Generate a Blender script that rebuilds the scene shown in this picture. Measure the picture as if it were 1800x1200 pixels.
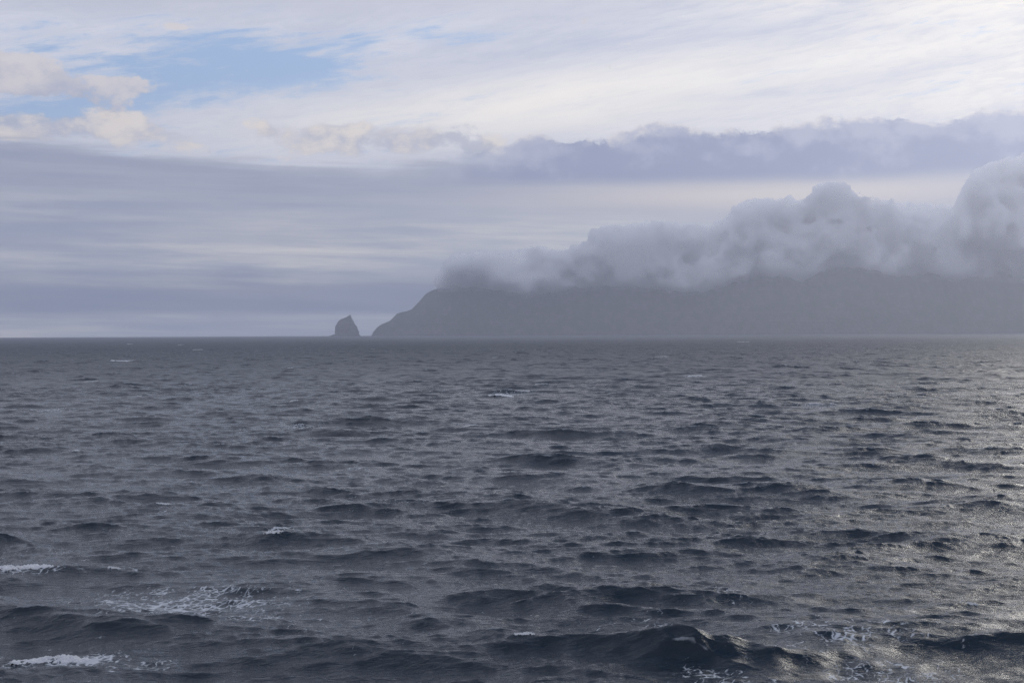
import bpy, math, random
import numpy as np
from math import radians

random.seed(7)
rng = np.random.default_rng(11)
for o in list(bpy.data.objects):
    bpy.data.objects.remove(o)
scene = bpy.context.scene
COL = scene.collection

# ------------------------------------------------------------------ camera
CAM_H = 25.0
FPX = 2500.0                       # focal length in pixels of the 1800 px wide photograph
HORIZON = 585.0                    # row of elevation 0 (the visible edge of the sea lies a little lower)
cam_d = bpy.data.cameras.new('camera')
cam_d.lens = 50.0
cam_d.sensor_width = 36.0
cam_d.clip_start = 0.5
cam_d.clip_end = 60000.0
cam = bpy.data.objects.new('camera', cam_d)
COL.objects.link(cam)
from mathutils import Matrix, Vector
PITCH = -math.atan((600.0 - HORIZON) / FPX)
ROLL = radians(-0.27)
cam.matrix_world = (Matrix.Translation((0, 0, CAM_H)) @ Matrix.Rotation(radians(90) + PITCH, 4, 'X')
                    @ Matrix.Rotation(ROLL, 4, 'Z'))
scene.camera = cam

# ------------------------------------------------------------------ light
SUN_AZ = radians(34.0)             # to the right of the view
SUN_EL = radians(21.0)
EXPOSURE = 0.0
scene.view_settings.view_transform = 'Standard'
scene.view_settings.look = 'None'
scene.view_settings.exposure = EXPOSURE
scene.view_settings.gamma = 1.0
scene.view_settings.use_curve_mapping = False
sun_d = bpy.data.lights.new('sun', 'SUN')
sun_d.energy = 0.75
sun_d.angle = radians(22.0)
sun_d.color = (1.0, 0.95, 0.88)
sun = bpy.data.objects.new('sun', sun_d)
COL.objects.link(sun)
sdir = Vector((math.sin(SUN_AZ) * math.cos(SUN_EL), math.cos(SUN_AZ) * math.cos(SUN_EL), math.sin(SUN_EL)))
sun.rotation_euler = sdir.to_track_quat('Z', 'Y').to_euler()
sun.location = (0, 0, 3000)

scene.cycles.volume_bounces = 24
scene.cycles.max_bounces = 26
scene.cycles.use_adaptive_sampling = False
scene.cycles.blur_glossy = 0.0
scene.cycles.volume_max_steps = 128
scene.cycles.use_denoising = True
scene.cycles.denoising_prefilter = 'NONE'
scene.cycles.sample_clamp_indirect = 4.0
scene.cycles.sample_clamp_direct = 12.0


# ------------------------------------------------------------------ node expressions
class G:
    """Small expression builder over shader nodes."""
    def __init__(self, tree):
        self.t = tree
    def new(self, kind, **kw):
        n = self.t.nodes.new(kind)
        for k, v in kw.items():
            setattr(n, k, v)
        return n
    def put(self, v, sock):
        if isinstance(v, E):
            self.t.links.new(v.s, sock)
        else:
            sock.default_value = v
    def m(self, op, a, b=None, c=None, clamp=False):
        n = self.new('ShaderNodeMath', operation=op, use_clamp=clamp)
        self.put(a, n.inputs[0])
        if b is not None: self.put(b, n.inputs[1])
        if c is not None: self.put(c, n.inputs[2])
        return E(self, n.outputs[0])
    def ss(self, a, b, x):                       # smoothstep from a to b
        n = self.new('ShaderNodeMapRange', interpolation_type='SMOOTHSTEP')
        self.put(x, n.inputs['Value'])
        if b >= a:
            n.inputs['From Min'].default_value = a; n.inputs['From Max'].default_value = b
            n.inputs['To Min'].default_value = 0; n.inputs['To Max'].default_value = 1
        else:
            n.inputs['From Min'].default_value = b; n.inputs['From Max'].default_value = a
            n.inputs['To Min'].default_value = 1; n.inputs['To Max'].default_value = 0
        return E(self, n.outputs['Result'])
    def xyz(self, x, y, z):
        n = self.new('ShaderNodeCombineXYZ')
        self.put(x, n.inputs[0]); self.put(y, n.inputs[1]); self.put(z, n.inputs[2])
        return E(self, n.outputs[0])
    def sep(self, v):
        n = self.new('ShaderNodeSeparateXYZ')
        self.put(v, n.inputs[0])
        return [E(self, o) for o in n.outputs]
    def noise(self, vec, scale=1.0, detail=4.0, rough=0.5, dist=0.0, lac=2.0, w=None):
        n = self.new('ShaderNodeTexNoise')
        n.noise_dimensions = '3D'
        self.put(vec, n.inputs['Vector'])
        n.inputs['Scale'].default_value = scale
        n.inputs['Detail'].default_value = detail
        n.inputs['Roughness'].default_value = rough
        n.inputs['Lacunarity'].default_value = lac
        n.inputs['Distortion'].default_value = dist
        return E(self, n.outputs['Fac'])
    def mixc(self, f, a, b):
        n = self.new('ShaderNodeMix', data_type='RGBA')
        self.put(f, n.inputs[0])
        for v, s in ((a, n.inputs[6]), (b, n.inputs[7])):
            if isinstance(v, E): self.t.links.new(v.s, s)
            else: s.default_value = (*v, 1.0)
        return E(self, n.outputs[2])
    def curve(self, x, pts, lo, hi, vlo, vhi):
        """piecewise smooth function through pts (x, value)"""
        n = self.new('ShaderNodeFloatCurve')
        t = (x - lo) * (1.0 / (hi - lo))
        self.put(t, n.inputs['Value'])
        c = n.mapping.curves[0]
        P = [((p - lo) / (hi - lo), (v - vlo) / (vhi - vlo)) for p, v in pts]
        c.points[0].location = P[0]; c.points[1].location = P[-1]
        for p in P[1:-1]:
            c.points.new(*p)
        n.mapping.update()
        return E(self, n.outputs[0]) * (vhi - vlo) + vlo


class E:
    def __init__(self, g, s):
        self.g, self.s = g, s
    def __add__(self, o): return self.g.m('ADD', self, o)
    __radd__ = __add__
    def __sub__(self, o): return self.g.m('SUBTRACT', self, o)
    def __rsub__(self, o): return self.g.m('SUBTRACT', o, self)
    def __mul__(self, o): return self.g.m('MULTIPLY', self, o)
    __rmul__ = __mul__
    def __truediv__(self, o): return self.g.m('DIVIDE', self, o)
    def __neg__(self): return self.g.m('MULTIPLY', self, -1.0)
    def clamp(self): return self.g.m('ADD', self, 0.0, clamp=True)


def srgb(r, g, b):
    f = lambda c: (c / 255 / 12.92) if c <= 10.31 else ((c / 255 + 0.055) / 1.055) ** 2.4
    return (f(r), f(g), f(b))


# ------------------------------------------------------------------ sky
world = bpy.data.worlds.new('World')
scene.world = world
world.use_nodes = True
wt = world.node_tree
wt.nodes.clear()
g = G(wt)
WS = 0.1                                                    # strength of the Background
tc = g.new('ShaderNodeTexCoord')
d = E(g, tc.outputs['Generated'])
dx, dy, dz = g.sep(d)
el = g.m('ARCSINE', dz)
az = g.m('ARCTAN2', dx, dy)
U = az * FPX + 900.0            # photo-like columns of the sky around the view
V = el * FPX                    # rows above the horizon


def S(a, b, ox=0.0, oz=0.0):
    """continuous direction coordinates stretched sideways"""
    return g.xyz(dx * a + ox, dy * a, el * b + oz)


def gauss(u0, v0, su, sv, shear=0.0):
    a = (U - u0) / su
    b = (V - v0 - (U - u0) * shear) / sv if shear else (V - v0) / sv
    q = a * a + b * b
    return g.m('EXPONENT', q * -1.0)


sky = g.new('ShaderNodeTexSky', sky_type='NISHITA')
sky.sun_disc = False
sky.sun_elevation = SUN_EL
sky.sun_rotation = SUN_AZ
sky.altitude = 10
sky.air_density = 1.0
sky.dust_density = 0.6
sky.ozone_density = 2.5
K = 1.0 / WS


def C(r, gg, b, k=1.0):
    q = srgb(r, gg, b)
    return tuple(c * K * k for c in q)


clear = g.mixc(0.75, E(g, sky.outputs[0]), g.mixc(g.ss(560, 1200, V), C(152, 187, 230, 1.1), C(58, 90, 144)))  # blue above the view made darker so the sea reflects less light




# closeness to the sun
sd = dx * sdir.x + dy * sdir.y + dz * sdir.z
ang = g.m('ARCCOSINE', g.m('MINIMUM', sd, 0.99999))
glow = g.m('EXPONENT', ang * -3.6)                     # wide
glow2 = g.m('EXPONENT', (ang * ang) * -16.0)            # tight

col = clear
# high thin veil with streaks
warp = g.noise(S(3, 9), 1.0, 3, 0.5)
st = g.noise(g.xyz(dx * 5.0 + warp * 0.9, dy * 5.0, el * 30.0 - dx * 5.0 + warp * 1.6), 1.0, 7, 0.58)
st2 = g.noise(g.xyz(dx * 16.0 + warp * 2.5, dy * 16.0 + 4.0, el * 90.0 - dx * 13.0), 1.0, 6, 0.62)
st3 = g.noise(g.xyz(dx * 40.0 + warp * 5.0, dy * 40.0 + 9.0, el * 260.0 - dx * 34.0 + st * 9.0), 1.0, 6, 0.65)
blue_patch = g.m('MAXIMUM', gauss(430, 455, 270, 62, 0.10), gauss(200, 400, 190, 40, 0.25))
blue_patch = g.m('MAXIMUM', blue_patch, gauss(860, 515, 260, 28, 0.12) * 0.55)
cover = (st - 0.5) * 2.2 + (st2 - 0.5) * 2.0 + (st3 - 0.5) * 1.7 + 1.0 - blue_patch * 1.05 + g.ss(300, 1300, U) * 0.25 - g.ss(800, 1900, V) * 0.55
cover = g.ss(0.12, 1.0, cover)
veil_c = g.mixc(g.ss(0.03, 0.5, glow), C(217, 218, 226, 1.2), C(255, 245, 226, 1.24))
veil_c = g.mixc(glow2, veil_c, C(255, 248, 232, 1.3))
veil_c = g.mixc(g.ss(0.40, 0.66, st) * 0.45 + g.ss(0.42, 0.66, st3) * 0.28, veil_c, C(196, 203, 222))
veil_c = g.mixc(g.ss(560, 1100, V) * g.ss(0.6, 0.15, glow) * g.ss(-0.45, 0.35, dy) * 0.9, veil_c, C(84, 102, 136))  # unseen overhead veil darkened to deepen sea, left bright behind camera to light clouds
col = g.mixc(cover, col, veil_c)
# the whiter sweep of cirrus rising to the right
sweep = gauss(1000, 400, 560, 55, 0.10) * g.ss(0.25, 0.75, st2 * 0.6 + st * 0.4 + 0.12)
col = g.mixc(sweep * 0.9, col, C(255, 247, 231, 1.32))
# grey streaks inside the white
gs = gauss(1330, 408, 190, 11, 0.03) * 0.75 + gauss(1500, 505, 420, 22, 0.0) * 0.55 + gauss(1650, 440, 300, 14, 0.05) * 0.4 + gauss(1020, 490, 230, 26, 0.16) * 0.55
col = g.mixc((gs * g.ss(0.3, 0.7, st2)).clamp(), col, C(184, 192, 215, 1.1))
# pale lavender strip along the top
topm = g.ss(520, 570, V + (st - 0.5) * 90.0) * g.ss(1500, 500, U)
col = g.mixc(topm * 0.8, col, C(205, 208, 222))
# small bright cumulus on the left
cn = g.noise(S(22, 34, 3.1), 1.0, 8, 0.56)
cn_b = g.noise(S(60, 90, 1.7), 1.0, 5, 0.6)
left_reg = g.m('MAXIMUM', gauss(60, 430, 185, 46, -0.30), gauss(325, 516, 52, 11) * 0.72)
left_reg = g.m('MAXIMUM', left_reg, gauss(-250, 430, 300, 90))
left_reg = g.m('MAXIMUM', left_reg, gauss(230, 416, 60, 18) * 0.9)
cm = g.ss(0.36, 0.52, left_reg * 0.72 + (cn - 0.5) * 1.9 + (cn_b - 0.5) * 0.6)
cshade = g.mixc(g.ss(0.40, 0.62, cn * 0.6 + cn_b * 0.4 + (V - 420.0) * 0.0012), C(182, 185, 202), C(236, 228, 224))
col = g.mixc(cm * 0.92, col, cshade)
# warm ragged cumulus above the long stratus
cn2 = g.noise(S(20, 44, 7.7), 1.0, 8, 0.58, 0.4)
wreg = g.m('MAXIMUM', gauss(640, 335, 280, 40, -0.04), gauss(120, 345, 420, 32, 0.0))
wm = g.ss(0.38, 0.66, wreg * 0.80 + (cn2 - 0.5) * 2.0 + (cn_b - 0.5) * 0.5)
wcol = g.mixc(g.ss(0.42, 0.60, cn2 * 0.6 + cn_b * 0.4), C(188, 190, 204), C(254, 240, 220, 1.08))
col = g.mixc(wm * 0.8, col, wcol)
dk = gauss(790, 335, 110, 26, -0.14)
dm = g.ss(0.38, 0.60, dk * 0.8 + (cn - 0.5) * 1.8 + (cn_b - 0.5) * 0.7)
col = g.mixc(dm * 0.75, col, C(186, 189, 202))

# the grey field below the stratus
sn = g.noise(g.xyz(dx * 4.0 + 3.0, dy * 4.0, el * 42.0 + dx * 0.6), 1.0, 7, 0.6, 0.3)
sn2 = g.noise(g.xyz(dx * 9.0, dy * 9.0 + 2.0, el * 170.0 + dx * 3.0), 1.0, 6, 0.62, 0.3)
streak = g.ss(0.36, 0.70, sn * 0.55 + sn2 * 0.45)
fieldc = g.mixc(streak, C(154, 164, 185), C(250, 243, 231))
fieldc = g.mixc(g.ss(0.42, 0.64, g.noise(S(3.2, 20, 8.8), 1.0, 5, 0.5)) * 0.55, fieldc, C(158, 166, 188))
fieldc = g.mixc(g.ss(500, 1200, U) * g.ss(80, 200, V) * 0.45, fieldc, C(222, 221, 217))
top_edge = g.curve(U, [(-900, 300), (0, 322), (300, 306), (620, 283), (760, 290), (900, 296), (1100, 300), (1900, 296), (2700, 320)], -900, 2700, 200, 400)
big = g.noise(S(2.6, 14, 4.4), 1.0, 5, 0.55)
ew = (sn2 - 0.5) * 80.0 + (st2 - 0.5) * 40.0 + (big - 0.5) * 60.0
below = g.ss(-16, 26, top_edge - V + ew)
col = g.mixc(below, col, fieldc)
# dark stratus along its upper edge
low_edge = g.curve(U, [(-900, 215), (0, 246), (350, 250), (620, 250), (900, 225), (1150, 212), (1450, 206), (1900, 200), (2700, 215)], -900, 2700, 100, 400)
body = g.ss(-26, 22, V - low_edge + (sn - 0.5) * 90.0 + (big - 0.5) * 130.0)
col = g.mixc(below * body * 0.8, col, g.mixc(streak * 0.35, g.mixc(g.ss(700, 1250, U), C(138, 148, 174), C(158, 161, 178)), C(206, 206, 212)))
# beige window below the cumulus band on the right
bw = gauss(1380, 236, 420, 24, 0.0)
col = g.mixc(bw * 0.9, col, C(244, 231, 216))

# lumpy cumulus band across the right
bn = g.noise(S(16, 24, 11.3), 1.0, 7, 0.55)
bn2 = g.noise(S(46, 60, 5.3), 1.0, 6, 0.55)
bt = g.curve(U, [(-900, 150), (620, 270), (760, 318), (860, 316), (930, 335), (1060, 338), (1190, 360), (1320, 354), (1450, 357), (1620, 350), (1900, 350), (2700, 420)], -900, 2700, 100, 500)
edge = bt - V + (bn - 0.5) * 95.0 + (bn2 - 0.5) * 60.0 + (cn_b - 0.5) * 40.0
bm = g.ss(-2, 7, edge) * g.ss(700, 960, U + (cn2 - 0.5) * 220.0)
bot = g.ss(-14, 10, V - 266.0 + (bn - 0.5) * 14.0)
shade = g.ss(0.42, 0.60, bn * 0.5 + bn2 * 0.5 + (V - 330.0) * 0.0015)
bandc = g.mixc(shade, C(116, 130, 170), C(178, 182, 206))
rim = g.ss(18, 2, edge) * g.ss(0.46, 0.56, bn2)
bandc = g.mixc(rim * 0.9, bandc, C(244, 238, 232))
col = g.mixc(bm * bot * 0.95, col, bandc)
# low bank on the left with a lighter strip under it
lb = g.ss(26, 44, V + (sn - 0.5) * 26.0) * g.ss(128, 66, V + (sn - 0.5) * 50.0 + (big - 0.5) * 120.0 + (bn2 - 0.5) * 16.0) * g.ss(1300, 700, U)
col = g.mixc(lb * 0.75, col, C(108, 121, 152))
blu = g.ss(110, 20, V) * g.ss(900, 0, U)
col = g.mixc(blu * 0.35, col, C(128, 142, 176))
# everything below the horizon (never seen, the sea covers it)
col = g.mixc(g.ss(-30, -200, V), col, C(90, 98, 110))

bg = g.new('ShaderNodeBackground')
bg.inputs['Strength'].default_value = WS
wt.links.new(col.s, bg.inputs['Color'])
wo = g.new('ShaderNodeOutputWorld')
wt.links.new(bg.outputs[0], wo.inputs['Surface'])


# ------------------------------------------------------------------ helpers
def material(name):
    m = bpy.data.materials.new(name)
    m.use_nodes = True
    m.node_tree.nodes.clear()
    return m, G(m.node_tree)


def mesh_obj(name, verts, faces, mat, smooth=True, parent=None):
    """verts (n,3) array, faces (m,4) or (m,3) index array"""
    me = bpy.data.meshes.new(name)
    verts = np.ascontiguousarray(verts, dtype=np.float32)
    faces = np.ascontiguousarray(faces, dtype=np.int32)
    n, k = faces.shape
    me.vertices.add(len(verts))
    me.vertices.foreach_set('co', verts.ravel())
    me.loops.add(n * k)
    me.loops.foreach_set('vertex_index', faces.ravel())
    me.polygons.add(n)
    me.polygons.foreach_set('loop_start', np.arange(0, n * k, k, dtype=np.int32))
    me.polygons.foreach_set('use_smooth', np.full(n, smooth))
    me.update(calc_edges=True)
    if mat: me.materials.append(mat)
    o = bpy.data.objects.new(name, me)
    COL.objects.link(o)
    if parent: o.parent = parent
    return o


def grid_faces(nr, nc, wrap=False):
    i = np.arange(nr - 1)[:, None]
    j = np.arange(nc if wrap else nc - 1)[None, :]
    j2 = (j + 1) % nc
    a = i * nc + j; b = i * nc + j2; c = (i + 1) * nc + j2; e = (i + 1) * nc + j
    return np.stack([a, b, c, e], -1).reshape(-1, 4)


def thing(o, label, cat, group=None):
    o['label'] = label; o['category'] = cat
    if group: o['group'] = group
    return o


def fnoise(shape, p, cell=(1, 1, 1), lo=0.0, seed=0):
    """periodic fractal noise with spectrum k^-p, unit deviation"""
    r = np.random.default_rng(seed)
    w = r.standard_normal(shape).astype(np.float32)
    F = np.fft.rfftn(w)
    ks = [np.fft.fftfreq(s, c) for s, c in zip(shape[:-1], cell)] + [np.fft.rfftfreq(shape[-1], cell[len(shape) - 1])]
    kk = np.sqrt(sum(np.reshape(k, [-1 if q == ax else 1 for q in range(len(shape))]) ** 2 for ax, k in enumerate(ks)))
    kk.flat[0] = 1
    f = kk ** (-p) * (kk > lo)
    f.flat[0] = 0
    n = np.fft.irfftn(F * f, s=shape)
    return n / n.std()


# ------------------------------------------------------------------ sea surface
R_SEA = 16400.0
# rows (distance) and columns (azimuth); dense where the sea is seen close
rad = [3.0]
while rad[-1] < 84: rad.append(rad[-1] + 3.0)
while rad[-1] < 4600:
    rad.append(rad[-1] * 1.0026)
while rad[-1] < R_SEA: rad.append(rad[-1] * 1.012)
rad = np.array(rad)
rad[-1] = R_SEA
azs = np.concatenate([np.linspace(-180, -30, 60, endpoint=False), np.linspace(-30, -24, 50, endpoint=False),
                      np.linspace(-24, 24, 720, endpoint=False), np.linspace(24, 30, 50, endpoint=False),
                      np.linspace(30, 180, 60, endpoint=False)])
azr = np.radians(azs)
Rg, Ag = np.meshgrid(rad, azr, indexing='ij')
GX = Rg * np.sin(Ag)
GY = Rg * np.cos(Ag)

WIND = math.radians(258)          # waves run towards the viewer and a little to the left


def cascade(L, N, lmin, lmax, B, spread, seed, rot, off=0.0):
    """one band of the wave spectrum: height, sideways shift and folding on an N x N periodic sheet"""
    r = np.random.default_rng(seed)
    k1 = np.fft.fftfreq(N, L / N) * 2 * np.pi
    KX, KY = np.meshgrid(k1, k1, indexing='ij')
    k = np.hypot(KX, KY); k[0, 0] = 1e-9
    th = np.arctan2(KY, KX) + rot
    kp = 2 * np.pi / 27.0
    # saturation spectrum B k^-4 with a peak, spread wider for the short waves
    Sp = B * k ** -4 * np.exp(-1.25 * (kp / k) ** 2)
    Sp *= 1 + 1.6 * np.exp(-((np.sqrt(k / kp) - 1) ** 2) / 0.03)
    D = np.abs(np.cos((th - WIND - off) / 2)) ** (2 * spread)
    nrm = np.mean(np.abs(np.cos(np.linspace(0, np.pi, 400))) ** (2 * spread))
    Sp = Sp * D / nrm / (2 * np.pi)
    kmin, kmax = 2 * np.pi / lmax, 2 * np.pi / lmin
    Sp *= (k > kmin) * (k < kmax)
    dk = 2 * np.pi / L
    amp = np.sqrt(2 * Sp) * dk
    ph = r.standard_normal((N, N)) + 1j * r.standard_normal((N, N))
    H = amp * ph * N * N / np.sqrt(2)
    f = lambda Z: np.real(np.fft.ifft2(Z)).astype(np.float32)
    h = f(H)
    # sideways shift that gathers the water into sharp crests
    sx = f(1j * KX / k * H)
    sy = f(1j * KY / k * H)
    jxx = f(KX * KX / k * H); jyy = f(KY * KY / k * H); jxy = f(KX * KY / k * H)
    return dict(L=L, N=N, rot=rot, h=h, sx=sx, sy=sy, jxx=jxx, jyy=jyy, jxy=jxy)


def sample(c, names, X, Y):
    cr, sr = math.cos(c['rot']), math.sin(c['rot'])
    x = (X * cr + Y * sr) / c['L'] * c['N']
    y = (-X * sr + Y * cr) / c['L'] * c['N']
    x0 = np.floor(x); y0 = np.floor(y)
    fx = (x - x0).astype(np.float32); fy = (y - y0).astype(np.float32)
    N = c['N']
    i0 = x0.astype(np.int64) % N; j0 = y0.astype(np.int64) % N
    i1 = (i0 + 1) % N; j1 = (j0 + 1) % N
    out = []
    for nme in names:
        F = c[nme]
        out.append(F[i0, j0] * (1 - fx) * (1 - fy) + F[i1, j0] * fx * (1 - fy) + F[i0, j1] * (1 - fx) * fy + F[i1, j1] * fx * fy)
    return out


casc = [(cascade(1511, 1024, 4.5, 80, 0.0082, 14.0, 5, 0.0, -0.22), 5200, 8000, 1.5),
        (cascade(1163, 1024, 4.5, 45, 0.0042, 14.0, 15, 0.2, 0.42), 5200, 8000, 1.3),
        (cascade(397, 1024, 1.3, 4.5, 0.030, 12.0, 6, 0.35, 0.15), 1900, 4600, 1.25),
        (cascade(83, 512, 0.45, 1.3, 0.034, 8.0, 7, -0.5, -0.3), 450, 1300, 1.15)]

# slow variation of the short waves: gusts and slicks
gust = fnoise((256, 256), 1.6, seed=31)


def gust_at(X, Y):
    x = X / 900 * 256; y = Y / 500 * 256
    x0 = np.floor(x); y0 = np.floor(y); fx = x - x0; fy = y - y0
    i0 = x0.astype(int) % 256; j0 = y0.astype(int) % 256; i1 = (i0 + 1) % 256; j1 = (j0 + 1) % 256
    return gust[i0, j0] * (1 - fx) * (1 - fy) + gust[i1, j0] * fx * (1 - fy) + gust[i0, j1] * (1 - fx) * fy + gust[i1, j1] * fx * fy


def px_to_sea(X, Y):
    """the point of the sea that the photograph shows at column X, row Y"""
    v = (Y - 600.0); u = (X - 900.0)
    q = cam.matrix_world.to_3x3() @ Vector((u / FPX, -v / FPX, -1.0))
    t = -CAM_H / q.z
    return q.x * t, q.y * t


# single large crests of the photograph: column, row, half length m, height m, turn of the crest (deg), front, back width m
CRESTS = [(1330, 1145, 15.0, 3.0, -7, 2.4, 5.5), (1180, 1150, 5.0, 0.8, 14, 1.6, 3.5),
          (490, 950, 6.5, 2.3, 10, 1.9, 4.2), (640, 955, 7.0, 0.75, -14, 2.0, 4.5),
          (230, 775, 8.5, 1.15, 0, 2.6, 6.0), (885, 703, 10.0, 1.2, 0, 3.0, 7.0), (270, 640, 26.0, 1.6, 0, 4.5, 9.0),
          (110, 1178, 4.5, 0.8, 0, 1.3, 3.0), (40, 1022, 4.0, 0.7, 0, 1.5, 3.2), (90, 918, 6.5, 0.8, 0, 1.8, 4.0),
          (1400, 868, 8.0, 0.9, -6, 2.0, 5.0), (800, 1048, 4.5, 0.8, -8, 1.5, 3.6), (1080, 1048, 5.0, 0.7, -4, 1.6, 3.6),
          (910, 1132, 4.0, 0.6, 6, 1.4, 3.0), (520, 845, 6.0, 0.7, 0, 2.0, 5.0), (810, 755, 9.0, 0.9, 5, 2.6, 6.0),
          (1280, 722, 12.0, 1.0, 0, 3.0, 7.0), (1440, 722, 8.0, 0.8, 0, 3.0, 7.0), (180, 705, 13.0, 1.0, 0, 3.0, 7.0)]
CR = []
for X, Y, hl, hh, turn, fw, bw_ in CRESTS:
    fw *= 1.25; bw_ *= 1.25
    cx, cy = px_to_sea(X, Y)
    CR.append((cx, cy, hl * 0.95, hh * 0.40, math.radians(turn), fw, bw_))

Hz = np.zeros_like(GX, dtype=np.float32)
SX = np.zeros_like(Hz); SY = np.zeros_like(Hz)
JXX = np.zeros_like(Hz); JYY = np.zeros_like(Hz); JXY = np.zeros_like(Hz)
GU = gust_at(GX, GY)
for n, (c, f0, f1, chop) in enumerate(casc):
    fade = np.clip((f1 - Rg) / (f1 - f0), 0, 1).astype(np.float32)
    inner = np.clip((np.abs(Ag) < math.radians(30)).astype(np.float32) + (0.9 if n < 2 else 0.0), 0, 1)
    fade = fade * inner
    if n == 3: fade = fade * np.clip(0.95 + 0.28 * GU, 0.35, 1.6)
    if n == 2: fade = fade * np.clip(1.0 + 0.12 * GU, 0.6, 1.4)
    h, sx, sy, a, b, e = sample(c, ('h', 'sx', 'sy', 'jxx', 'jyy', 'jxy'), GX, GY)
    cr, sr = math.cos(c['rot']), math.sin(c['rot'])
    Hz += h * fade
    SX += (sx * cr - sy * sr) * fade * chop
    SY += (sx * sr + sy * cr) * fade * chop
    if n < 3:
        JXX += a * fade; JYY += b * fade; JXY += e * fade
for cx, cy, hl, hh, tn, fw, bw_ in CR:
    ct, s_ = math.cos(tn), math.sin(tn)
    msk = (np.abs(GX - cx) < hl * 3.2 + 15) & (np.abs(GY - cy) < 28 + hl)
    ii = np.nonzero(msk)
    ax = (GX[ii] - cx) * ct + (GY[ii] - cy) * s_
    bx = -(GX[ii] - cx) * s_ + (GY[ii] - cy) * ct
    bx = bx + 0.5 * np.sin(ax * 0.7 + cx) + 0.3 * np.sin(ax * 1.9 + cy) + 0.04 * ax * ax / hl
    w = np.where(bx < 0, fw, bw_)
    q = np.exp(-(ax / hl) ** 2) * np.exp(-np.abs(bx / w) ** 1.2)
    Hz[ii] += hh * q
    SY[ii] -= 0.55 * hh * q
    Hz[ii] -= 0.30 * hh * np.exp(-(ax / hl) ** 2) * np.exp(-((bx + 2.2 * fw) / (1.6 * fw)) ** 2)
print('sea rms height', float(Hz[:1300].std()), 'verts', GX.size)
Hz = Hz + 0.12 * (Hz * Hz - float((Hz ** 2).mean()))
PX = GX + SX; PY = GY + SY; PZ = Hz
jac = (1 - 1.0 * JXX) * (1 - 1.0 * JYY) - JXY ** 2
jac = np.minimum(jac, 2)
foam_auto = np.clip((0.56 - jac) / 0.16, 0, 1)
print('jac pct', np.percentile(jac[200:1200, 200:700], [0.1, 1, 5, 50]), 'slope', float(np.std(JYY[200:900, 200:700])))

# lace of old foam: column, row, radius across m, radius along m, strength
LACE = [(35, 1008, 3.0, 1.6, 1.1), (125, 1160, 4.0, 1.6, 1.1), (900, 692, 7.0, 8.0, 1.0), (240, 633, 16.0, 20.0, 1.0), (1220, 662, 9, 14, 0.9), (1440, 714, 7, 8, 0.9), (815, 748, 4, 5, 0.8), (270, 900, 2, 2, 0.8),
        (330, 1052, 8.5, 6.0, 1.0), (440, 1075, 4.0, 3.5, 0.8), (1480, 1120, 7.0, 6.0, 0.66), (1560, 1170, 5.0, 3.0, 0.75),
        (1300, 1048, 4.5, 4.0, 0.55), (250, 1060, 3.5, 3.0, 0.7), (1260, 1188, 3.5, 2.5, 0.7), (1130, 1095, 3.5, 3.0, 0.5),
        (90, 722, 9.0, 10.0, 0.7), (540, 750, 9.0, 8.0, 0.8), (500, 935, 3.2, 3.0, 0.9), (220, 1002, 4.5, 2.5, 0.6),
        (640, 825, 3, 4, 0.6), (910, 690, 10, 8, 0.6), (700, 885, 7, 5, 0.45), (240, 1165, 3, 2, 0.7), (60, 970, 6, 5, 0.45),
        (1700, 1110, 3, 4, 0.4), (1040, 672, 14, 20, 0.35), (30, 675, 10, 20, 0.5), (1000, 680, 14, 20, 0.4), (560, 1100, 8, 6, 0.3)]
foam = np.zeros_like(Hz)
for X, Y, ra, rb, stg in LACE:
    ra *= 1.35; rb *= 1.5
    cx, cy = px_to_sea(X, Y)
    q = ((GX - cx) / ra) ** 2 + ((GY - cy) / rb) ** 2
    foam = np.maximum(foam, stg * np.exp(-q))
faces = grid_faces(len(rad), len(azs), wrap=True)
V3 = np.stack([PX, PY, PZ], -1).reshape(-1, 3)
# close the middle with one vertex
nv = len(V3)
V3 = np.vstack([V3, [[0, 0, 0]]])
j = np.arange(len(azs))
cent = np.stack([np.full(len(azs), nv), np.full(len(azs), nv), (j + 1) % len(azs), j], -1)

sea_m, s = material('sea_water')
pos = s.new('ShaderNodeNewGeometry')
P = E(s, pos.outputs['Position'])
px_, py_, pz_ = s.sep(P)
fa = s.new('ShaderNodeAttribute', attribute_name='foam')
fj = s.new('ShaderNodeAttribute', attribute_name='crest')
gl = s.new('ShaderNodeAttribute', attribute_name='gust')
lo_ = s.new('ShaderNodeAttribute', attribute_name='far')
foamA = E(s, fa.outputs['Fac']); crestA = E(s, fj.outputs['Fac']); gustA = E(s, gl.outputs['Fac']); farA = E(s, lo_.outputs['Fac'])
flat = s.xyz(px_ * 0.36 + py_ * 0.10, py_ - px_ * 0.14, pz_)
r1 = s.noise(flat, 1.6, 5, 0.62, 0.35)
r2 = s.noise(flat, 9.0, 4, 0.65, 0.2)
r3 = s.noise(s.xyz(px_ * 0.6, py_, 3.0), 0.26, 5, 0.60, 0.2)
hgt = r1 * 0.24 * (gustA * 0.5 + 0.6) + r2 * 0.036 * (gustA * 0.7 + 0.5) + r3 * 1.6 * farA
bump = s.new('ShaderNodeBump')
bump.inputs['Strength'].default_value = 1.0
bump.inputs['Distance'].default_value = 1.0
s.t.links.new(hgt.s, bump.inputs['Height'])
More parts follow.
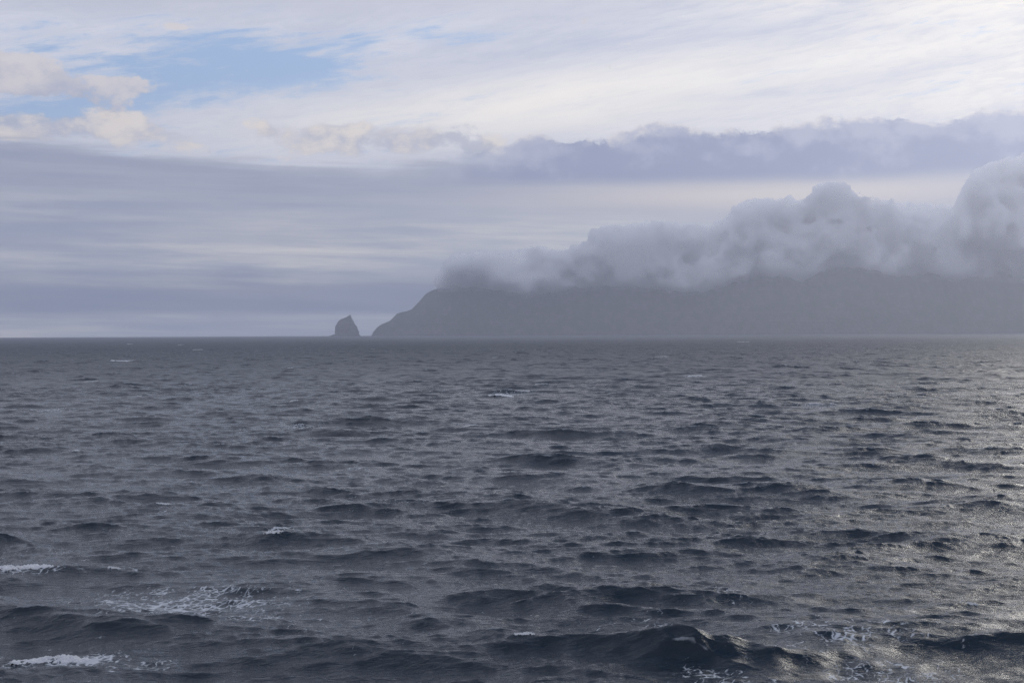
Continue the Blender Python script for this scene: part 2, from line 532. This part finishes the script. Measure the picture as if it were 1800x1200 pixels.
# foam pattern: torn lace
fv = s.xyz(px_ * 1.0 + (r1 - 0.5) * 0.8, py_ * 0.8 + (r1 - 0.5) * 0.8, 0.0)
vor = s.new('ShaderNodeTexVoronoi', feature='DISTANCE_TO_EDGE')
vor.inputs['Scale'].default_value = 1.3
s.t.links.new(fv.s, vor.inputs['Vector'])
cells = E(s, vor.outputs['Distance'])
f1 = s.noise(fv, 1.1, 8, 0.68, 0.8)
f2 = s.noise(s.xyz(px_, py_ * 0.7, 5.0), 0.35, 4, 0.6)
lace = s.ss(0.60, 0.92, foamA * 0.62 + (f1 - 0.5) * 1.7 + (f2 - 0.5) * 1.1 + s.ss(0.16, 0.0, cells) * 0.34)
crest = s.ss(0.30, 0.9, crestA * 1.1 + (f1 - 0.5) * 1.2)
fm = s.m('MAXIMUM', lace * 0.85, crest * 0.35)
wb = s.new('ShaderNodeBsdfPrincipled')
wb.inputs['Base Color'].default_value = (0.003, 0.015, 0.028, 1)
wb.inputs['Roughness'].default_value = 0.06
wb.inputs['IOR'].default_value = 1.333
s.t.links.new((farA * 0.42 + 0.08).s, wb.inputs['Roughness'])
s.t.links.new(bump.outputs[0], wb.inputs['Normal'])
fb = s.new('ShaderNodeBsdfPrincipled')
fb.inputs['Base Color'].default_value = (0.62, 0.66, 0.70, 1)
fb.inputs['Roughness'].default_value = 0.7
s.t.links.new(bump.outputs[0], fb.inputs['Normal'])
mx = s.new('ShaderNodeMixShader')
s.t.links.new(fm.s, mx.inputs[0]); s.t.links.new(wb.outputs[0], mx.inputs[1]); s.t.links.new(fb.outputs[0], mx.inputs[2])
out = s.new('ShaderNodeOutputMaterial')
s.t.links.new(mx.outputs[0], out.inputs['Surface'])

sea = mesh_obj('sea', V3, faces[:, ::-1], sea_m)
sea['kind'] = 'structure'


def attr(o, name, arr):
    a = o.data.attributes.new(name, 'FLOAT', 'POINT')
    arr = np.append(arr.ravel(), 0).astype(np.float32)
    a.data.foreach_set('value', arr)


attr(sea, 'foam', foam)
attr(sea, 'crest', foam_auto)
attr(sea, 'gust', np.clip(0.8 + 0.35 * GU, 0.1, 1.8))
attr(sea, 'far', np.clip(np.log(np.maximum(Rg, 1) / 260) / np.log(2600 / 260), 0, 1))


# ------------------------------------------------------------------ whitecaps
def sea_at(x, y):
    r = np.hypot(x, y); a = np.arctan2(x, y)
    i = np.interp(r, rad, np.arange(len(rad))); jx = np.interp(a, azr, np.arange(len(azr)))
    i0 = np.clip(np.floor(i).astype(int), 0, len(rad) - 2); j0 = np.clip(np.floor(jx).astype(int), 0, len(azr) - 2)
    fi = i - i0; fj_ = jx - j0
    r_ = []
    for F in (PX, PY, PZ):
        r_.append(F[i0, j0] * (1 - fi) * (1 - fj_) + F[i0 + 1, j0] * fi * (1 - fj_) + F[i0, j0 + 1] * (1 - fi) * fj_ + F[i0 + 1, j0 + 1] * fi * fj_)
    return r_


foam_m, s = material('sea_foam')
geo = s.new('ShaderNodeNewGeometry')
nn = s.noise(E(s, geo.outputs['Position']), 9.0, 5, 0.65)
bp = s.new('ShaderNodeBump'); bp.inputs['Distance'].default_value = 0.12
s.t.links.new(nn.s, bp.inputs['Height'])
b_ = s.new('ShaderNodeBsdfPrincipled')
cc = s.mixc(s.ss(0.35, 0.6, nn), (0.66, 0.69, 0.73), (0.88, 0.88, 0.88))
s.t.links.new(cc.s, b_.inputs['Base Color'])
b_.inputs['Roughness'].default_value = 0.75
s.t.links.new(bp.outputs[0], b_.inputs['Normal'])
ou = s.new('ShaderNodeOutputMaterial'); s.t.links.new(b_.outputs[0], ou.inputs['Surface'])

fn = fnoise((256, 256), 1.7, lo=1 / 50, seed=77)
fn2 = fnoise((256, 256), 1.5, lo=1 / 20, seed=78)


def whitecap(X, Y, wpx, hpx, seed, label, thick=0.22, snap=True):
    """a churned strip of foam lying on the crest nearest to the given spot"""
    cx, cy = px_to_sea(X, Y)
    dist = math.hypot(cx, cy)
    half = wpx / 2 * dist / FPX * 1.15
    tall = hpx * dist / FPX
    deep = max(0.35, tall * 0.9)
    thick = max(0.10, tall * 0.18)
    if snap:
        best = None
        for oy in np.linspace(-0.05, 0.05, 41) * dist:
            for ox in (-half * 0.5, 0, half * 0.5):
                xs = np.linspace(cx + ox - half, cx + ox + half, 9)
                q = sea_at(xs, np.full(9, cy + oy))
                sc = q[2].mean() - abs(oy) * 0.02
                if best is None or sc > best[0]: best = (sc, ox, oy)
        cx += best[1]; cy += best[2]
    na, nb = 90, 26
    a = np.linspace(-1, 1, na); b = np.linspace(-1, 1, nb)
    Aa, Bb = np.meshgrid(a, b, indexing='ij')
    r = np.random.default_rng(seed)
    # follow the crest line: for each column the highest row nearby
    xs = cx + a * half
    offs = np.linspace(-2.2 * deep, 2.2 * deep, 25)
    hz = np.stack([sea_at(xs, cy + o + 0 * xs)[2] for o in offs], 0)
    w = np.exp(hz * 4.0 / max(0.3, hz.std())); line = (w * offs[:, None]).sum(0) / w.sum(0)
    ker = np.hanning(21); ker /= ker.sum()
    line = np.convolve(np.pad(line, 10, mode='edge'), ker, mode='valid')
    X0 = xs[:, None] + 0 * Bb
    Y0 = cy + line[:, None] + Bb * deep - 0.55 * deep
    u0, v0 = r.integers(0, 200), r.integers(0, 200)
    s1 = fn[(u0 + (Aa * na * 0.8).astype(int)) % 256, (v0 + (Bb * nb / 2).astype(int)) % 256]
    s2 = fn2[(v0 + (Aa * na * 1.0).astype(int)) % 256, (u0 + (Bb * nb / 1.6).astype(int)) % 256]
    env = 1 - (np.abs(Aa) ** 4) - (np.abs(Bb + 0.12 * s1[:, :1]) ** 2.0) * 1.05
    t = env * 0.8 + (0.16 + 0.22 * (Bb < 0)) * s1 + 0.14 * s2
    keep = t > 0.02
    qx, qy, qz = sea_at(X0, Y0)
    qz = qz + np.clip(t, -0.2, 1.2) * thick * 1.2 + 0.05 * s2 * thick - 0.02
    vs = np.stack([qx, qy, qz], -1).reshape(-1, 3)
    fcs = grid_faces(na, nb)
    ok = keep.ravel()[fcs].sum(1) >= 3
    fcs = fcs[ok]
    # drop unused vertices and give the strip an underside
    used, inv = np.unique(fcs, return_inverse=True)
    top = vs[used]; ff = inv.reshape(-1, 4)
    under = top - np.array([0, 0, 0.10])
    # boundary edges
    ed = np.concatenate([ff[:, [0, 1]], ff[:, [1, 2]], ff[:, [2, 3]], ff[:, [3, 0]]])
    key = set(map(tuple, ed))
    rim_ = [(p, q) for p, q in key if (q, p) not in key]
    n = len(top)
    rf = np.array([(q, p, p + n, q + n) for p, q in rim_])
    o = mesh_obj('whitecap', np.vstack([top, under]), np.vstack([ff, ff[:, ::-1] + n, rf]), foam_m)
    return thing(o, label, 'whitecap', 'whitecaps breaking on the open sea')


whitecap(35, 1013, 84, 17, 1, 'white breaking foam crest at the left edge, above the long corner foam crest', 0.30)
whitecap(118, 1168, 118, 17, 2, 'long white foam crest near the bottom left corner of the sea', 0.30)
whitecap(893, 697, 42, 8, 3, 'white foam crest on a dark wave in the middle distance, below the headland', 0.4)
whitecap(923, 689, 34, 4, 4, 'thin foam crest just behind and right of the mid-sea breaking wave', 0.3)
whitecap(236, 635, 46, 5, 5, 'wide pale whitecap far out on the left, beside a long dark crest', 0.7)
whitecap(1218, 663, 26, 5, 6, 'small bright whitecap far out on the right below the cloud-covered headland', 0.6)
whitecap(1437, 716, 20, 5, 7, 'short whitecap on a dark crest right of centre under the highest cloud top', 0.35)
whitecap(1482, 716, 12, 4, 8, 'tiny fleck of foam just right of the short whitecap on the dark crest', 0.3)
whitecap(815, 750, 30, 4, 9, 'narrow curl of foam at the right end of a dark wave, left of centre', 0.3)
whitecap(267, 903, 26, 6, 10, 'small white foam tip on the left, above the long dark crest', 0.18)
whitecap(912, 1121, 34, 8, 11, 'small foam tip at the bottom centre of the sea', 0.15)
whitecap(128, 797, 14, 5, 12, 'tiny pale foam tip on the left below the dark triple-peaked wave', 0.25)
whitecap(146, 673, 16, 3, 13, 'left one of two small far whitecaps on the left side', 0.5)
whitecap(176, 671, 13, 3, 14, 'right one of two small far whitecaps on the left side', 0.5)
whitecap(345, 615, 16, 3, 15, 'faint whitecap near the horizon left of the sea stack', 1.0)
whitecap(228, 605, 12, 2, 16, 'tiny pale fleck of foam on the left just under the horizon', 1.0)
whitecap(489, 936, 30, 9, 17, 'curling foam on the lit tip of the big wave left of centre', 0.14)
whitecap(243, 698, 9, 3, 18, 'tiny foam fleck right of and below the two small far whitecaps', 0.4)

whitecap(315, 606, 13, 2, 19, 'pale fleck of foam just under the horizon, halfway between left edge and sea stack', 1.0)
whitecap(497, 651, 12, 3, 20, 'small foam fleck below and left of the sea stack, far out', 0.5)
whitecap(518, 706, 16, 3, 21, 'small pale foam tip a little below the stack, left of the mid-sea whitecap', 0.5)
whitecap(871, 629, 11, 3, 22, 'bright foam fleck far out under the left part of the headland', 0.5)
whitecap(1160, 628, 24, 2, 23, 'thin far whitecap just above and left of the bright one on the right', 0.5)
whitecap(945, 677, 22, 2, 24, 'thin foam line right behind the pair of mid-sea whitecaps', 0.5)
whitecap(1305, 601, 18, 2, 25, 'pale whitecap close to the horizon under the highest cloud top', 0.5)
whitecap(215, 1001, 20, 4, 26, 'thin foam crest above the lacy foam patch at lower left', 0.5)
whitecap(1715, 1060, 14, 8, 27, 'small curling foam tip at the lower right, in the bright water', 0.5)

# ------------------------------------------------------------------ land
DIST = 14000.0
SC = DIST / 9000.0
MP = DIST / FPX                                   # metres per photo pixel at that distance


def zof(Y): return (HORIZON - Y) * MP + CAM_H
def xof(X): return (X - 900.0) * MP


rock_m, s = material('island_rock')
geo = s.new('ShaderNodeNewGeometry')
Pp = E(s, geo.outputs['Position'])
_, _, rz = s.sep(Pp)
nx_, ny_, nz_ = s.sep(E(s, geo.outputs['Normal']))
ra_ = s.noise(Pp, 0.012, 8, 0.6)
rb_ = s.noise(Pp, 0.05, 6, 0.65)
strat = s.noise(s.xyz(0.0, 0.0, rz * 0.06 + ra_ * 1.5), 1.0, 4, 0.6)
cl = s.mixc(s.ss(0.35, 0.65, rb_ * 0.5 + strat * 0.5), (0.030, 0.028, 0.027), (0.20, 0.17, 0.14))
veg = s.ss(0.45, 0.75, nz_ + (ra_ - 0.5) * 1.0)
cl = s.mixc(veg, cl, s.mixc(rb_, (0.030, 0.042, 0.018), (0.070, 0.080, 0.036)))
b_ = s.new('ShaderNodeBsdfPrincipled')
s.t.links.new(cl.s, b_.inputs['Base Color'])
b_.inputs['Roughness'].default_value = 0.9
bp = s.new('ShaderNodeBump'); bp.inputs['Distance'].default_value = 12.0; bp.inputs['Strength'].default_value = 0.8
s.t.links.new(rb_.s, bp.inputs['Height']); s.t.links.new(bp.outputs[0], b_.inputs['Normal'])
ou = s.new('ShaderNodeOutputMaterial'); s.t.links.new(b_.outputs[0], ou.inputs['Surface'])

# headland: ridge line traced in the photograph, steep seaward slope cut by gullies
RX = [640, 652, 656, 662, 668, 676, 686, 692, 698, 706, 716, 724, 731, 738, 745, 751, 760, 772, 785, 800, 850, 950, 1100, 1300, 1500, 1800, 2300, 2500]
RY = [596, 592, 582, 575, 570, 566, 562, 556, 549, 547, 545, 542, 535, 528, 520, 514, 510, 506, 503, 500, 490, 470, 452, 432, 425, 420, 430, 440]
nu, nvv = 900, 110
ux = np.linspace(640, 2480, nu)
ux = 640 + (2480 - 640) * np.linspace(0, 1, nu) ** 1.7
ridge = np.interp(ux, RX, [zof(y) for y in RY])
jag = fnoise((2048,), 0.9, seed=5)
jagged = np.interp(ux * 2.2, np.arange(2048) * 2.75, jag) * 2.6 * SC * np.clip((ux - 652) / 20, 0, 1)
coast = fnoise((2048,), 2.2, seed=9)
front = SC * (8850 + np.interp(ux, np.linspace(640, 2480, 2048), coast) * 60 + np.clip((760 - ux) / 120, 0, 1) ** 1.5 * 260 - np.clip(ux - 1200, 0, 2000) * 0.55)
depth = np.interp(ux, [640, 660, 720, 800, 1000, 2480], [60, 160, 420, 700, 1400, 1700]) * SC
t = np.linspace(0, 1, nvv)
n2 = fnoise((1024, 256), 1.9, cell=(1, 1), seed=21)
n3 = fnoise((1024, 256), 1.0, seed=22)
Ug = ux[:, None] + 0 * t[None, :]
prof = np.where(t < 0.5, (t / 0.5), 1.0)
prof = np.where(t < 0.5, 1 - (1 - t / 0.5) ** 1.55, 1 - ((t - 0.5) / 0.5) ** 2.2)
prof = prof[None, :]
iu = (np.linspace(0, 1023, nu)).astype(int); iv = (t * 90).astype(int)
iu = np.arange(nu); NN = n2[iu][:, iv]; N3 = n3[iu][:, iv]
gull = np.abs(fnoise((4096,), 0.7, seed=4)[(np.interp(ux, [640, 2480], [0, 4000])).astype(int)])[:, None]
z = (ridge[:, None]) * (prof ) \
    + (NN * 0.10 + N3 * 0.02) * ridge[:, None] * np.sin(np.pi * t[None, :]) * (t[None, :] < 0.47)
z = np.minimum(z, ridge[:, None])
z = z + jagged[:, None] * np.exp(-((t[None, :] - 0.5) / 0.06) ** 2)
z = np.where(t[None, :] < 0.001, -14, z); z = np.where(t[None, :] > 0.999, -14, z)
yy = front[:, None] + t[None, :] * depth[:, None]
# place the ridge so that it is seen in the traced column
xx = (Ug - 900) / FPX * (front[:, None] + 0.5 * depth[:, None])
zc = (z - CAM_H) * (front[:, None] + 0.5 * depth[:, None]) / DIST + CAM_H
zc = np.where(z <= -13.9, -14, zc)
head = mesh_obj('headland', np.stack([xx, yy, zc], -1).reshape(-1, 3), grid_faces(nu, nvv)[:, ::-1], rock_m)
head['kind'] = 'structure'

# sea stack: rings from the traced outline
LV = [(592, 572, 636), (588.5, 577, 633), (587, 583, 631.5), (585.5, 588, 631), (580, 589, 629.5), (573, 591, 626.5), (566, 593.5, 622.5), (561, 597.5, 619.5),
      (559, 601, 618.5), (557, 605.5, 617.8), (555.5, 609.5, 617.2), (553.5, 612.6, 616.4), (551.8, 614, 615.4)]
LV = np.array(LV, float)
yl = np.linspace(592, 551.8, 70)
lf = np.interp(-yl, -LV[:, 0], LV[:, 1]); rg = np.interp(-yl, -LV[:, 0], LV[:, 2])
na = 96
th = np.linspace(0, 2 * np.pi, na, endpoint=False)
nz3 = fnoise((70, na), 1.3, seed=14); nz4 = fnoise((70, na), 0.6, seed=15)
cxs = (lf + rg) / 2; hw = (rg - lf) / 2
rr = 1 + 0.05 * nz3 + 0.022 * nz4
SXX = xof(cxs)[:, None] + hw[:, None] * MP * np.cos(th)[None, :] * rr
SYY = DIST + 30 + hw[:, None] * MP * 0.75 * np.sin(th)[None, :] * rr
SZZ = zof(yl)[:, None] + 0 * SXX + 1.3 * nz4
sv = np.stack([SXX, SYY, SZZ], -1).reshape(-1, 3)
tip = sv[-na:].mean(0) + np.array([0, 0, 1.5])
sv = np.vstack([sv, tip])
sf = grid_faces(70, na, wrap=True)
jj = np.arange(na)
cap = np.stack([69 * na + jj, 69 * na + (jj + 1) % na, np.full(na, len(sv) - 1)], -1)
me = bpy.data.meshes.new('sea_stack')
me.from_pydata(sv.tolist(), [], sf.tolist() + cap.tolist())
me.polygons.foreach_set('use_smooth', np.ones(len(me.polygons), bool))
me.materials.append(rock_m)
stack = bpy.data.objects.new('sea_stack', me)
COL.objects.link(stack)
thing(stack, 'dark steep sea stack standing alone in the water left of the headland', 'sea stack')


# ------------------------------------------------------------------ clouds on the island
def surface_net(F, org, h):
    """closed quad surface of F = 0 (inside where F > 0)"""
    nx, ny, nz = F.shape
    s_ = F > 0
    cnt = np.zeros((nx - 1, ny - 1, nz - 1), np.float32)
    acc = np.zeros((nx - 1, ny - 1, nz - 1, 3), np.float32)
    corners = [(i, j, k) for i in (0, 1) for j in (0, 1) for k in (0, 1)]
    for a_ in corners:
        for ax in range(3):
            if a_[ax]: continue
            b2 = list(a_); b2[ax] = 1
            fa_ = F[a_[0]:nx - 1 + a_[0], a_[1]:ny - 1 + a_[1], a_[2]:nz - 1 + a_[2]]
            fb_ = F[b2[0]:nx - 1 + b2[0], b2[1]:ny - 1 + b2[1], b2[2]:nz - 1 + b2[2]]
            ch = (fa_ > 0) != (fb_ > 0)
            tt = np.where(ch, fa_ / (fa_ - fb_ + 1e-12), 0)
            cnt += ch
            for q in range(3):
                acc[..., q] += ch * (a_[q] + (tt if q == ax else 0))
    has = cnt > 0
    idx = -np.ones(has.shape, np.int64)
    idx[has] = np.arange(has.sum())
    ijk = np.argwhere(has)
    vs = (ijk + acc[has] / cnt[has][:, None]) * h + np.array(org)
    qs = []
    for ax in range(3):
        o1, o2 = [q for q in range(3) if q != ax]
        a0 = [slice(1, -1)] * 3; a0[ax] = slice(0, -1); b0 = [slice(1, -1)] * 3; b0[ax] = slice(1, None)
        A_, B_ = s_[tuple(a0)], s_[tuple(b0)]
        for flip, m_ in ((False, A_ & ~B_), (True, ~A_ & B_)):
            p = np.argwhere(m_)
            p[:, o1] += 1; p[:, o2] += 1
            def cell(e1, e2):
                c_ = p.copy(); c_[:, o1] += e1; c_[:, o2] += e2
                return idx[c_[:, 0], c_[:, 1], c_[:, 2]]
            qd = np.stack([cell(-1, -1), cell(0, -1), cell(0, 0), cell(-1, 0)], -1)
            if flip != (ax == 1): qd = qd[:, ::-1]
            qs.append(qd)
    return vs, np.concatenate(qs)


def cloud_material(name, dens, an=0.1):
    m, s = material(name)
    v = s.new('ShaderNodeVolumePrincipled')
    v.inputs['Color'].default_value = (1.0, 1.0, 1.0, 1)
    v.inputs['Density'].default_value = dens
    v.inputs['Anisotropy'].default_value = an
    o = s.new('ShaderNodeOutputMaterial')
    s.t.links.new(v.outputs[0], o.inputs['Volume'])
    return m


skirt_m = cloud_material('cloud_skirt', 0.0009)
veil_m = cloud_material('cloud_veil', 0.004)
core_m = cloud_material('cloud_core', 0.040)


def build_cloud(name, X0, X1, tops, bots, y0, y1, seed, label, h=12.5 * SC, amp=SC):
    x0, x1 = xof(X0), xof(X1)
    zt = max(zof(y) for _, y in tops) + 110 * SC; zb = min(zof(y) for _, y in bots) - 110 * SC
    nx = int((x1 - x0) / h); ny = int((y1 - y0) / h); nz = int((zt - zb) / h)
    xs = x0 + np.arange(nx) * h; ys = y0 + np.arange(ny) * h; zs = zb + np.arange(nz) * h
    sc = (ys / DIST)[None, :]                                    # perspective of the traced outline
    colpx = 900 + xs[:, None] / (ys[None, :] / FPX)
    T = (np.interp(colpx, [p for p, _ in tops], [zof(y) for _, y in tops]) - CAM_H) * sc + CAM_H
    B = (np.interp(colpx, [p for p, _ in bots], [zof(y) for _, y in bots]) - CAM_H) * sc + CAM_H
    Z = zs[None, None, :]
    dt = T[:, :, None] - Z; db = Z - B[:, :, None]
    yc, yh = (y0 + y1) / 2, (y1 - y0) / 2 - 70 * SC
    dyy = (1 - ((ys - yc) / yh) ** 2)[None, :, None] * yh * 0.55
    rel = fnoise((nx, nz), 2.2, seed=seed + 9, lo=1 / 50)
    dyy = dyy + 75 * SC * rel[:, None, :]
    xe = np.minimum(colpx - X0 - 14, X1 - 14 - colpx)[:, :, None] * MP
    d_ = np.minimum(np.minimum(dt, db * 1.0), np.minimum(dyy, xe))
    kk = 45.0 * SC
    d_ = -kk * np.log(np.exp(-np.clip(dt, -400 * SC, 900 * SC) / kk) + np.exp(-np.clip(db, -400 * SC, 900 * SC) / kk) + np.exp(-np.clip(dyy, -400 * SC, 900 * SC) / kk) + np.exp(-np.clip(xe, -400 * SC, 900 * SC) / kk))
    big = fnoise((nx, ny, nz), 2.9, seed=seed, lo=1 / 60)
    bil = 0.9 - np.abs(fnoise((nx, ny, nz), 2.35, seed=seed + 1, lo=1 / 26))
    fin = fnoise((nx, ny, nz), 1.9, seed=seed + 2, lo=1 / 9)
    lown = np.clip((Z - B[:, :, None]) / (170 * SC), 0, 1)
    F = d_ + amp * (0.35 + 0.65 * lown) * (28 * big + 44 * bil + 9 * fin) - 3 * SC
    for ax in range(3):
        sl = [slice(None)] * 3
        for e in (0, 1, -1, -2):
            sl[ax] = e
            F[tuple(sl)] = np.minimum(F[tuple(sl)], -5)
    root = bpy.data.objects.new(name, None)
    root.location = ((x0 + x1) / 2, yc, float(B.mean()))
    COL.objects.link(root)
    thing(root, label, 'cloud')
    loc = np.array(root.location)
    low = np.clip((Z - B[:, :, None] - 10 * SC) / (150 * SC), 0, 1)
    for pn, off, mt in (('cloud_skirt', -20 * SC + 75 * SC * low, skirt_m), ('cloud_veil', 0.0, veil_m), ('cloud_core', 3.0 * SC, core_m)):
        vs, qd = surface_net((F - off).astype(np.float32), (x0, y0, zb), h)
        mesh_obj(pn, vs - loc, qd, mt, parent=root)
        print(pn, len(qd))
    return root


TOP = [(740, 506), (765, 498), (790, 470), (830, 458), (880, 455), (930, 447), (960, 440), (985, 438), (1010, 445), (1032, 440), (1040, 415), (1065, 412), (1090, 414),
       (1140, 410), (1200, 408), (1250, 405), (1285, 395), (1300, 380), (1350, 370), (1410, 366), (1430, 358), (1455, 350), (1485, 352),
       (1505, 362), (1530, 368), (1580, 364), (1620, 372), (1655, 378), (1700, 385), (1900, 380), (2200, 400), (2300, 430)]
BOT = [(740, 512), (780, 505), (830, 503), (870, 508), (920, 516), (960, 514), (1010, 506), (1100, 504), (1150, 508), (1190, 515), (1240, 512), (1280, 500), (1330, 484),
       (1380, 492), (1410, 498), (1450, 484), (1480, 474), (1540, 478), (1580, 494), (1640, 490), (1720, 492), (1800, 498), (1900, 495), (2300, 490)]
build_cloud('cloud_bank', 745, 2280, TOP, BOT, 8700 * SC, 10150 * SC, 40,
            'long pale blue-grey bank of cloud hiding the top of the headland')
TOP2 = [(1660, 400), (1672, 372), (1690, 350), (1705, 330), (1715, 312), (1740, 300), (1800, 290), (1900, 285), (2000, 300), (2100, 380)]
BOT2 = [(1660, 430), (1700, 440), (1900, 450), (2100, 430)]
build_cloud('cloud_tower', 1655, 2100, TOP2, BOT2, 8500 * SC, 9500 * SC, 60,
            'tall billowing cloud at the right edge, rising above the bank on the headland')

# ------------------------------------------------------------------ haze
HB, HT = -16.0, 1240.0 * SC
hx0, hx1, hy0, hy1 = -16600.0, 16600.0, -16600.0, 16600.0
hv = np.array([(x, y, z) for x in (hx0, hx1) for y in (hy0, hy1) for z in (HB, HT)], float)
hf = np.array([(0, 1, 3, 2), (4, 6, 7, 5), (0, 4, 5, 1), (2, 3, 7, 6), (0, 2, 6, 4), (1, 5, 7, 3)])
haze_m, s = material('haze')
v = s.new('ShaderNodeVolumePrincipled')
v.inputs['Color'].default_value = (0.80, 0.85, 1.0, 1)
v.inputs['Density'].default_value = 5.8e-5
v.inputs['Anisotropy'].default_value = 0.7
o = s.new('ShaderNodeOutputMaterial')
s.t.links.new(v.outputs[0], o.inputs['Volume'])
haze = mesh_obj('haze', hv, hf, haze_m, smooth=False)
haze['kind'] = 'stuff'
